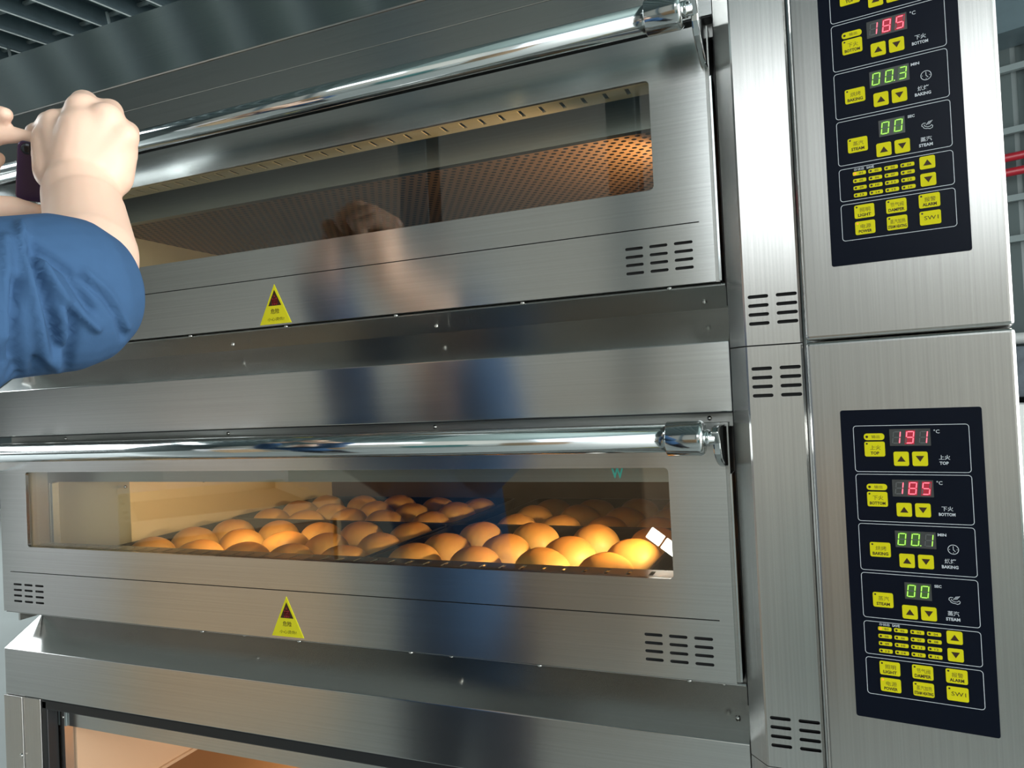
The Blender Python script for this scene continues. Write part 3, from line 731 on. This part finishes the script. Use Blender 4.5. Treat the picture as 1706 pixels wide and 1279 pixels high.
# ================================================================== PERSON
def capsule(b_, p, q, r0, r1, seg=16, flatten=None):
    p, q = Vector(p), Vector(q); d = q-p; L = d.length
    prof = [(-r0*math.cos(a), r0*math.sin(a)) for a in (0.01, .4, .8, 1.2)] + [(0, r0), (L*.33, r0+(r1-r0)*.33), (L*.66, r0+(r1-r0)*.66), (L, r1)] + [(L+r1*math.sin(a), r1*math.cos(a)) for a in (.4, .8, 1.2, 1.56)]
    lathe(b_, p, d if L > 1e-6 else (0, 0, 1), prof, seg)
def blob(name, b_, voxel, smooth, mat, parent, post=None, iters2=0):
    bmesh.ops.recalc_face_normals(b_, faces=b_.faces)
    me = bpy.data.meshes.new(name); b_.to_mesh(me); b_.free(); o = bpy.data.objects.new(name, me); C.objects.link(o)
    md = o.modifiers.new('r', 'REMESH'); md.mode = 'VOXEL'; md.voxel_size = voxel; md.use_smooth_shade = True
    md = o.modifiers.new('s', 'SMOOTH'); md.factor = .5; md.iterations = smooth
    bpy.context.view_layer.update(); bake(o)
    if post: post(o.data)
    me = o.data; me.materials.clear(); me.materials.append(MAT[mat])
    for p_ in me.polygons: p_.use_smooth = True; p_.material_index = 0
    if parent: me.transform(Matrix.Translation(-root_loc(parent))); o.parent = parent
    return o
A = arm_pt
sh_r = Vector((-.66, -.66, 1.40)); sh_l = Vector((-1.02, -.62, 1.40)); pelvis = Vector((-.85, -.80, .93))
chest = Vector((-.84, -.70, 1.28)); neck = Vector((-.84, -.68, 1.47)); head = Vector((-.80, -.64, 1.61))
person = thing('person', 'person in a blue sweater raising both hands to hold a phone before the ovens', 'person', (-.85, -.78, 0))
body = bmesh.new()
elbow_r = A(120, 500, .64); wrist_r = A(136, 322, .775); mid_r = A(150, 425, .70); uarm = A(-60, 505, .58)
# torso, neck, head, legs and both arms as one skin
for p, q, r0, r1 in ((pelvis, Vector((-.85, -.77, 1.10)), .135, .12), (Vector((-.85, -.77, 1.10)), chest, .12, .125), (chest, Vector((-.84, -.68, 1.36)), .125, .09),
                     (Vector((-.84, -.68, 1.36)), neck, .06, .055), (neck, head-Vector((0, 0, .05)), .053, .06), (sh_r, sh_l, .06, .06), (chest, sh_r, .08, .06), (chest, sh_l, .08, .06)):
    capsule(body, p, q, r0, r1, 20)
capsule(body, head+Vector((0, 0, .035)), head+Vector((.0, -.005, .01)), .082, .080, 24); capsule(body, head+Vector((.02, .03, -.02)), head+Vector((.025, .045, -.075)), .062, .040, 20)
capsule(body, head+Vector((.035, .085, -.005)), head+Vector((.042, .100, -.035)), .010, .015, 12)           # nose
for sx in (-1, 1): capsule(body, head+Vector((sx*.080-.0, .0-.02*sx, -.01)), head+Vector((sx*.086, -.02*sx-.01, -.04)), .010, .008, 10)
for sx in (-1, 1):
    hip = pelvis+Vector((sx*.09, 0, -.02)); knee = hip+Vector((sx*.01, .03, -.43)); ank = knee+Vector((0, -.03, -.40))
    capsule(body, hip, knee, .085, .058, 18); capsule(body, knee, ank, .056, .038, 18); capsule(body, ank+Vector((0, 0, -.02)), ank+Vector((.03, .13, -.04)), .036, .030, 14)
capsule(body, sh_r, uarm, .050, .046, 18); capsule(body, uarm, elbow_r, .046, .044, 18)
capsule(body, elbow_r, mid_r, .044, .0430, 20); capsule(body, mid_r, A(142, 350, .755), .0420, .0375, 20)
capsule(body, A(140, 355, .755), wrist_r, .0375, .0375, 20)
# right hand, back towards the camera: metacarpals fan to four knuckles, fingers curl away round the phone
dep = .795
kn = [(98, 212, .788), (140, 186, .785), (177, 200, .780), (205, 228, .785)]
for (u, v, d_), r in zip(kn, (.0195, .0195, .0185, .0165)):
    capsule(body, A(136, 300, .782), A(u, v, d_), .032, r, 16)
capsule(body, A(100, 285, .790), A(90, 235, .795), .026, .022, 16); capsule(body, A(180, 290, .790), A(195, 250, .79), .026, .021, 16)
capsule(body, A(140, 270, .785), A(145, 225, .782), .034, .030, 18)
fing = [((98, 212), (84, 206), (70, 226), .0150), ((142, 184), (141, 173), (128, 212), .0165), ((178, 198), (183, 186), (176, 222), .0155), ((205, 226), (213, 220), (208, 246), .0135)]
for k, ((u0, v0), (u1, v1), (u2, v2), r) in enumerate(fing):
    a0 = A(u0, v0, kn[k][2]); a1 = A(u1, v1, kn[k][2]+.036); a2 = A(u2, v2, kn[k][2]+.058); a3 = A(u2-10, v2+16, kn[k][2]+.046)
    capsule(body, a0, a1, r+.001, r-.001, 14); capsule(body, a1, a2, r-.001, r-.003, 14); capsule(body, a2, a3, r-.003, r-.004, 14)
capsule(body, A(92, 272, .795), A(72, 250, .822), .019, .015, 14); capsule(body, A(72, 250, .822), A(60, 222, .835), .015, .012, 14)   # thumb
capsule(body, A(214, 240, .80), A(219, 262, .81), .0085, .0075, 12)
# left hand reaching in from the left: two fingers above, thumb below
lw = A(-150, 300, .80); lk = A(-75, 262, .80); el_l = A(-330, 430, .72)
capsule(body, sh_l, el_l, .052, .045, 18); capsule(body, el_l, lw, .044, .030, 18)
capsule(body, lw, lk, .030, .030, 16); capsule(body, lw, A(-70, 225, .80), .028, .020, 16); capsule(body, lw, A(-72, 300, .80), .028, .024, 16)
capsule(body, A(-70, 214, .80), A(-20, 190, .795), .0125, .0105, 14); capsule(body, A(-20, 190, .795), A(9, 191, .79), .0105, .0085, 14)
capsule(body, A(-70, 246, .80), A(0, 225, .80), .0120, .0105, 14); capsule(body, A(0, 225, .80), A(28, 225, .802), .0105, .0088, 14); capsule(body, A(28, 225, .802), A(62, 228, .806), .0085, .0050, 14)
capsule(body, A(-72, 258, .80), A(-40, 262, .83), .0125, .011, 14); capsule(body, A(-40, 262, .83), A(-5, 264, .835), .011, .009, 14)
capsule(body, A(-72, 282, .80), A(-42, 284, .83), .0115, .010, 14); capsule(body, A(-42, 284, .83), A(-12, 284, .835), .010, .008, 14)
capsule(body, A(-80, 320, .80), A(-30, 348, .80), .0200, .0155, 14); capsule(body, A(-30, 348, .80), A(22, 346, .802), .0155, .0130, 14); capsule(body, A(22, 346, .802), A(62, 350, .806), .0125, .0075, 14)
bo = blob('body', body, .0034, 5, 'skin', person)
# hair, eyes, mouth
b_ = bmesh.new(); capsule(b_, head+Vector((-.012, -.022, .052)), head+Vector((-.015, -.035, .02)), .086, .082, 20); capsule(b_, head+Vector((0, -.03, .0)), head+Vector((0, -.045, -.05)), .072, .055, 18)
blob('hair', b_, .006, 3, 'hair', person)
fv, rv = Vector((.38, .925, 0)), Vector((.925, -.38, 0))
for sx in (-1, 1):
    b_ = bmesh.new(); lathe(b_, head+fv*.070+rv*.031*sx+Vector((0, 0, .008)), fv, [(0, .013), (.006, .0115), (.010, .007), (.0115, 0)], 16); obj('eye', b_, 'dark_cloth', person)
b_ = bmesh.new(); lathe(b_, head+fv*.066-rv*.022+Vector((0, 0, -.064)), rv, [(0, .001), (.012, .0065), (.022, .0075), (.032, .0065), (.044, .001)], 12); obj('mouth', b_, 'lip_pink', person)
# sweater: sleeves and trunk
def seg_d(p, a, b2):
    ax, ay = a; bx, by = b2; px, py = p; dx, dy = bx-ax, by-ay; t = max(0, min(1, ((px-ax)*dx+(py-ay)*dy)/(dx*dx+dy*dy+1e-9)))
    return math.hypot(px-ax-t*dx, py-ay-t*dy)
valleys = [([(50, 420), (68, 470), (86, 530), (97, 580)], 9, .0085), ([(46, 402), (78, 425), (110, 450), (150, 515)], 7, .0060),
           ([(132, 460), (172, 492), (198, 527), (206, 560)], 6, .0042), ([(25, 470), (22, 520), (24, 570), (32, 640)], 9, .0080),
           ([(118, 512), (121, 560), (108, 618)], 8, .0070), ([(0, 590), (15, 620), (24, 650)], 9, .004), ([(60, 600), (50, 640)], 8, .004)]
ridges = [([(36, 375), (46, 440), (62, 520), (74, 590), (100, 620)], 9, .0055), ([(70, 440), (110, 500), (160, 545)], 8, .0055), ([(107, 520), (108, 560), (96, 600)], 6, .005),
          ([(10, 400), (12, 480), (8, 560)], 10, .004), ([(142, 452), (185, 492), (212, 545)], 6, .003)]
def folds(me):
    me.update(); nv = [v.normal.copy() for v in me.vertices]
    for v, nn in zip(me.vertices, nv):
        q = v.co - CAM; d_ = q.dot(F_)
        if d_ < .1: continue
        u_ = 853+FPX*q.dot(R_)/d_; v_ = 639.5-FPX*q.dot(U_)/d_
        if not (-120 < u_ < 260 and 330 < v_ < 680): continue
        face = max(0, -nn.dot(q.normalized()))
        h = 0
        for pl, wd, am in valleys:
            dd = min(seg_d((u_, v_), a, c) for a, c in zip(pl, pl[1:])); h -= am*math.exp(-(dd/wd)**2)
        for pl, wd, am in ridges:
            dd = min(seg_d((u_, v_), a, c) for a, c in zip(pl, pl[1:])); h += am*math.exp(-(dd/wd)**2)
        v.co += nn*h*1.25*min(1, face*1.8)
b_ = bmesh.new()
capsule(b_, pelvis+Vector((0, 0, .02)), Vector((-.85, -.77, 1.12)), .150, .135, 22); capsule(b_, Vector((-.85, -.77, 1.12)), chest, .135, .140, 22); capsule(b_, chest, Vector((-.84, -.68, 1.36)), .138, .095, 22)
capsule(b_, sh_r, sh_l, .072, .072, 20); capsule(b_, chest, sh_r, .09, .070, 20); capsule(b_, chest, sh_l, .09, .070, 20)
capsule(b_, sh_r, uarm, .070, .064, 22); capsule(b_, uarm, A(98, 489, .640), .0640, .0685, 28)
capsule(b_, sh_l, el_l, .066, .058, 20); capsule(b_, el_l, A(-200, 345, .775), .056, .046, 20)
blob('sweater', b_, .0032, 8, 'blue_cloth', person, post=folds)
b_ = bmesh.new(); capsule(b_, pelvis, pelvis+Vector((0, 0, .06)), .148, .145, 20)
for sx in (-1, 1):
    hip = pelvis+Vector((sx*.09, 0, -.02)); knee = hip+Vector((sx*.01, .03, -.43)); ank = knee+Vector((0, -.03, -.40))
    capsule(b_, hip, knee, .098, .074, 18); capsule(b_, knee, ank+Vector((0, 0, .02)), .074, .060, 18)
blob('trousers', b_, .007, 4, 'dark_cloth', person)
for sx in (-1, 1):
    ank = pelvis+Vector((sx*.10, 0, -.87)); b_ = bmesh.new()
    capsule(b_, ank+Vector((0, -.02, -.015)), ank+Vector((.03, .15, -.018)), .040, .036, 14); blob('shoe', b_, .006, 3, 'shoe', person)
# the phone they hold
pc = A(62, 284, .812); b_ = bmesh.new()
ey_ = (pc-CAM).normalized(); ex_ = Vector((0, 0, 1)).cross(-ey_).normalized(); ex_ = -ex_ if ex_.dot(R_) < 0 else ex_; ez_ = ex_.cross(ey_)
tilt = math.radians(-4); ex2 = ex_*math.cos(tilt)+ez_*math.sin(tilt); ez2 = -ex_*math.sin(tilt)+ez_*math.cos(tilt)
prism(b_, rrect(-.0190, .0400, -.0340, .0290, .006, 5), 'y', -.004, .004)
for f in b_.faces: pass
b_.transform(Matrix(((ex2.x, ey_.x, ez2.x, pc.x), (ex2.y, ey_.y, ez2.y, pc.y), (ex2.z, ey_.z, ez2.z, pc.z), (0, 0, 0, 1))))
ph = thing('smartphone', 'dark purple smartphone held up between the raised hands', 'phone', tuple(pc))
obj('phone_body', b_, 'phone_purple', ph, bevel=.0012, segs=2)
b_ = bmesh.new(); lathe(b_, pc + ez2*.021 + ex2*(-.010) - ey_*.004, -ey_, [(0, .006), (.001, .006), (.0012, .0052), (.0011, 0)], 18); obj('phone_lens', b_, 'lens_glass', ph)

# ================================================================== THE HALL
def bigbox(name, x0, x1, y0, y1, z0, z1, mat):
    b_ = bmesh.new(); box(b_, x0, x1, y0, y1, z0, z1); return struct(obj(name, b_, mat))
bigbox('floor', -13, 10, -9.2, 12, -.12, 0, 'concrete')
ROOF = lambda y: 6.7 + .11*y
b_ = bmesh.new()                                                       # ribbed roof sheets
nx = 0
x_ = -13.2
while x_ < 10:
    prism(b_, [(x_, 0), (x_+.30, 0), (x_+.34, .045), (x_+.42, .045), (x_+.46, 0), (x_+.46, .08), (x_, .08)], 'y', -9.4, 12.2); x_ += .46
for v in b_.verts: v.co.z += ROOF(v.co.y)+.20
struct(obj('ceiling', b_, 'roof_sheet'))
xb = [-8.53-.615*k+.0 for k in range(-16, 8)]
for k, bx in enumerate(xb):                                            # C-section purlins running up the slope
    b_ = bmesh.new(); d_ = .27
    prism(b_, [(bx, 0), (bx+.07, 0), (bx+.07, .03), (bx+.062, .03), (bx+.062, .008), (bx+.008, .008), (bx+.008, d_-.008), (bx+.07, d_-.008), (bx+.07, d_), (bx, d_)], 'y', -9.3, 12.1)
    box(b_, bx-.006, bx+.012, -9.3, 12.1, -.012, .004, 1)  # pale strip paints a bright highlight along the lower flange
    for v in b_.verts: v.co.z += ROOF(v.co.y)-.07
    struct(obj('trim_%d' % (k+1), b_, ['purlin', 'lip_highlight']))
tn = len(xb)+1
for k, yy in enumerate((-6, -3.0, 0.5, 2.4, 3.6, 4.8, 5.6, 6.4, 7.3, 8.4, 9.6, 10.8)):                # bracing bars across the purlins
    b_ = bmesh.new(); box(b_, -13, 9.8, yy, yy+.05, ROOF(yy)+.12, ROOF(yy)+.16); struct(obj('trim_%d' % tn, b_, 'galvanised')); tn += 1
for k, (xx, yy) in enumerate(((-9.4, 7.0), (-11.6, 7.0))):
    b_ = bmesh.new(); lathe(b_, (xx, yy, ROOF(yy)-.02), (.25, 0, -1), [(0, .022), (.42, .022)], 10); struct(obj('trim_%d' % tn, b_, 'galvanised')); tn += 1
# walls with openings where the daylight comes in
bigbox('wall_left', -13.2, -13, -9.4, 12, 0, 8, 'wall_sheet')
def ribbed_wall(name, x0, x1, mat='wall_sheet'):
    b_ = bmesh.new(); x_ = x0
    while x_ < x1:
        prism(b_, [(x_, 0), (x_+.30, 0), (x_+.335, .035), (x_+.385, .035), (x_+.42, 0), (x_+.42, .07), (x_, .07)], 'z', 0, 7.8); x_ += .42
    return b_
ang = math.radians(-20)
b_ = ribbed_wall('wall_rear', -3.2, 9); Mw = Matrix.Translation((1.7, 7.0, 0)) @ Matrix.Rotation(ang, 4, 'Z')
for v in b_.verts: v.co = v.co + Vector((0, 0, 0))
b_.transform(Mw); struct(obj('wall_right', b_, 'wall_sheet'))
bigbox('wall_far', -13, 10, 11.8, 12, 0, 8.2, 'wall_sheet')
# rear wall (behind the photographer) round its window opening
for nm, x0, x1, z0, z1 in (('wall_back', -13, -1.2, 0, 7), ('wall_back_right', 2.7, 10, 0, 7), ('wall_back_lower', -1.2, 2.7, 0, 3.2), ('wall_back_upper', -1.2, 2.7, 5.5, 7)):
    bigbox(nm, x0, x1, -9.2, -9.0, z0, z1, 'wall_cream')
for k in range(6):                                                     # mullions of that window
    xx = -1.2+.77*k
    if xx < 2.7: b_ = bmesh.new(); box(b_, xx, xx+.05, -8.84, -8.80, 3.2, 5.5); struct(obj('window_%d' % (k+1), b_, 'purlin'))
def wall_item(name, s0, s1, off, z0, z1, mat, structk=True):
    b_ = bmesh.new(); box(b_, s0, s1, -off-.05, -off, z0, z1); b_.transform(Mw); o = obj(name, b_, mat); return o
for k, z in enumerate((4.17, 3.62, 3.02, 2.66)):
    struct(wall_item('trim_%d' % tn, -3.2, 9, .03, z, z+.055, 'galvanised')); tn += 1
b_ = bmesh.new(); box(b_, -3.2, 9, -.40, 0, 4.40, 7.5); b_.transform(Mw); struct(obj('trim_%d' % tn, b_, 'purlin')); tn += 1
for k, z in enumerate((3.39, 3.26)):
    b_ = bmesh.new(); lathe(b_, Vector((-3.2, -.16, z)), (1, 0, 0), [(0, .036), (12, .036)], 16); b_.transform(Mw)
    tag(obj('red_pipe', b_, 'red_pipe'), ('upper' if k == 0 else 'lower') + ' red pipe running along the grey sheet wall', 'pipe', 'red wall pipes')
b_ = bmesh.new(); lathe(b_, Vector((-3.2, -.20, 1.80)), (1, 0, 0), [(0, .05), (12, .05)], 14); b_.transform(Mw)
tag(obj('white_pipe', b_, 'white_paint'), 'white pipe crossing low on the grey wall beside the oven', 'pipe')
b_ = bmesh.new(); box(b_, -2.2, 1.2, -.6, -.15, 1.30, 1.72)
b_.transform(Mw); sh = obj('stock_rack', b_, 'dark_goods', bevel=.01)
b2 = bmesh.new()
for q in range(5): box(b2, -2.2+.8*q, -2.15+.8*q, -.6, -.15, 0, 1.31)
b2.transform(Mw); obj('rack_frame', b2, 'purlin', sh)
tag(sh, 'dark loaded rack against the grey wall beyond the oven', 'rack')
b_ = bmesh.new(); box(b_, -2.0, 1.0, -1.1, -.75, 0, 1.26); b_.transform(Mw); tag(obj('white_cabinet', b_, 'white_paint', bevel=.012), 'white cabinet beyond the right edge of the control boxes', 'cabinet')

for (x, y, lab) in ((-3.5, -5.5, 'added dark column left of the back window, for bands mirrored in the doors'), (-1.7, -6.6, 'added dark column nearer the back window, for bands mirrored in the doors')):  # unseen columns, added to mirror dark bands in the doors
    b_ = bmesh.new(); prism(b_, [(x-.15, y-.15), (x+.15, y-.15), (x+.15, y-.13), (x+.01, y-.13), (x+.01, y+.13), (x+.15, y+.13), (x+.15, y+.15), (x-.15, y+.15), (x-.15, y+.13), (x-.01, y+.13), (x-.01, y-.13), (x-.15, y-.13)], 'z', 0, ROOF(y)-.09)
    tag(obj('band_column', b_, 'purlin'), lab, 'column', 'added columns behind the photographer')
# goods standing behind the photographer (seen mirrored in doors and glass)
def crate(x, y, rz, w_, d_, h_):
    t = thing('wooden_crate', 'pale slatted wooden crate mirrored in the lower oven glass', 'crate', (x, y, 0))
    M_ = Matrix.Translation((x, y, 0)) @ Matrix.Rotation(rz, 4, 'Z')
    b_ = bmesh.new()
    for z in (.0, h_*.5, h_-.09):
        for yy in (-d_/2, d_/2-.025): box(b_, -w_/2, w_/2, yy, yy+.025, z, z+.09)
        for xx in (-w_/2-.026, w_/2+.001): box(b_, xx, xx+.025, -d_/2, d_/2, z, z+.09)
    b_.transform(M_); obj('frame', b_, 'crate_wood', t)
    k = 0; xx = -w_/2
    while xx < w_/2-.05:
        for yy in (-d_/2-.021, d_/2+.001):
            b_ = bmesh.new(); box(b_, xx, xx+.08, yy, yy+.020, 0, h_); b_.transform(M_); obj('slat', b_, 'crate_wood', t)
        xx += .20
    b_ = bmesh.new(); box(b_, -w_/2+.03, w_/2-.03, -d_/2+.03, d_/2-.03, .02, h_-.05); b_.transform(M_); obj('contents', b_, 'cardboard', t)
    return t
crate(-3.0, -2.2, math.radians(38), 1.3, 0.9, 1.04)
for (x, y, z, w_, d_, h_, mat, lab) in ((-4.6, -3.2, 0, 1.5, 1.2, 1.45, 'plastic_wrap', 'pale wrapped bale standing behind the slatted crate'),
                                       (-1.4, -3.6, 0, 1.0, .9, 1.1, 'cardboard', 'tall brown cardboard carton behind the photographer'),
                                       (.9, -3.3, 0, 1.1, .8, .9, 'teal_machine', 'low teal machine cabinet behind the photographer'),
                                       (2.8, -2.8, 0, 1.0, .8, 1.3, 'cardboard', 'brown carton right of the teal machine')):
    b_ = bmesh.new(); box(b_, x-w_/2, x+w_/2, y-d_/2, y+d_/2, z, z+h_)
    o = obj('cardboard_box' if mat == 'cardboard' else ('wrapped_bale' if mat == 'plastic_wrap' else 'machine_cabinet'), b_, mat, bevel=.02)
    tag(o, lab, 'box' if mat == 'cardboard' else ('bale' if mat == 'plastic_wrap' else 'machine'))
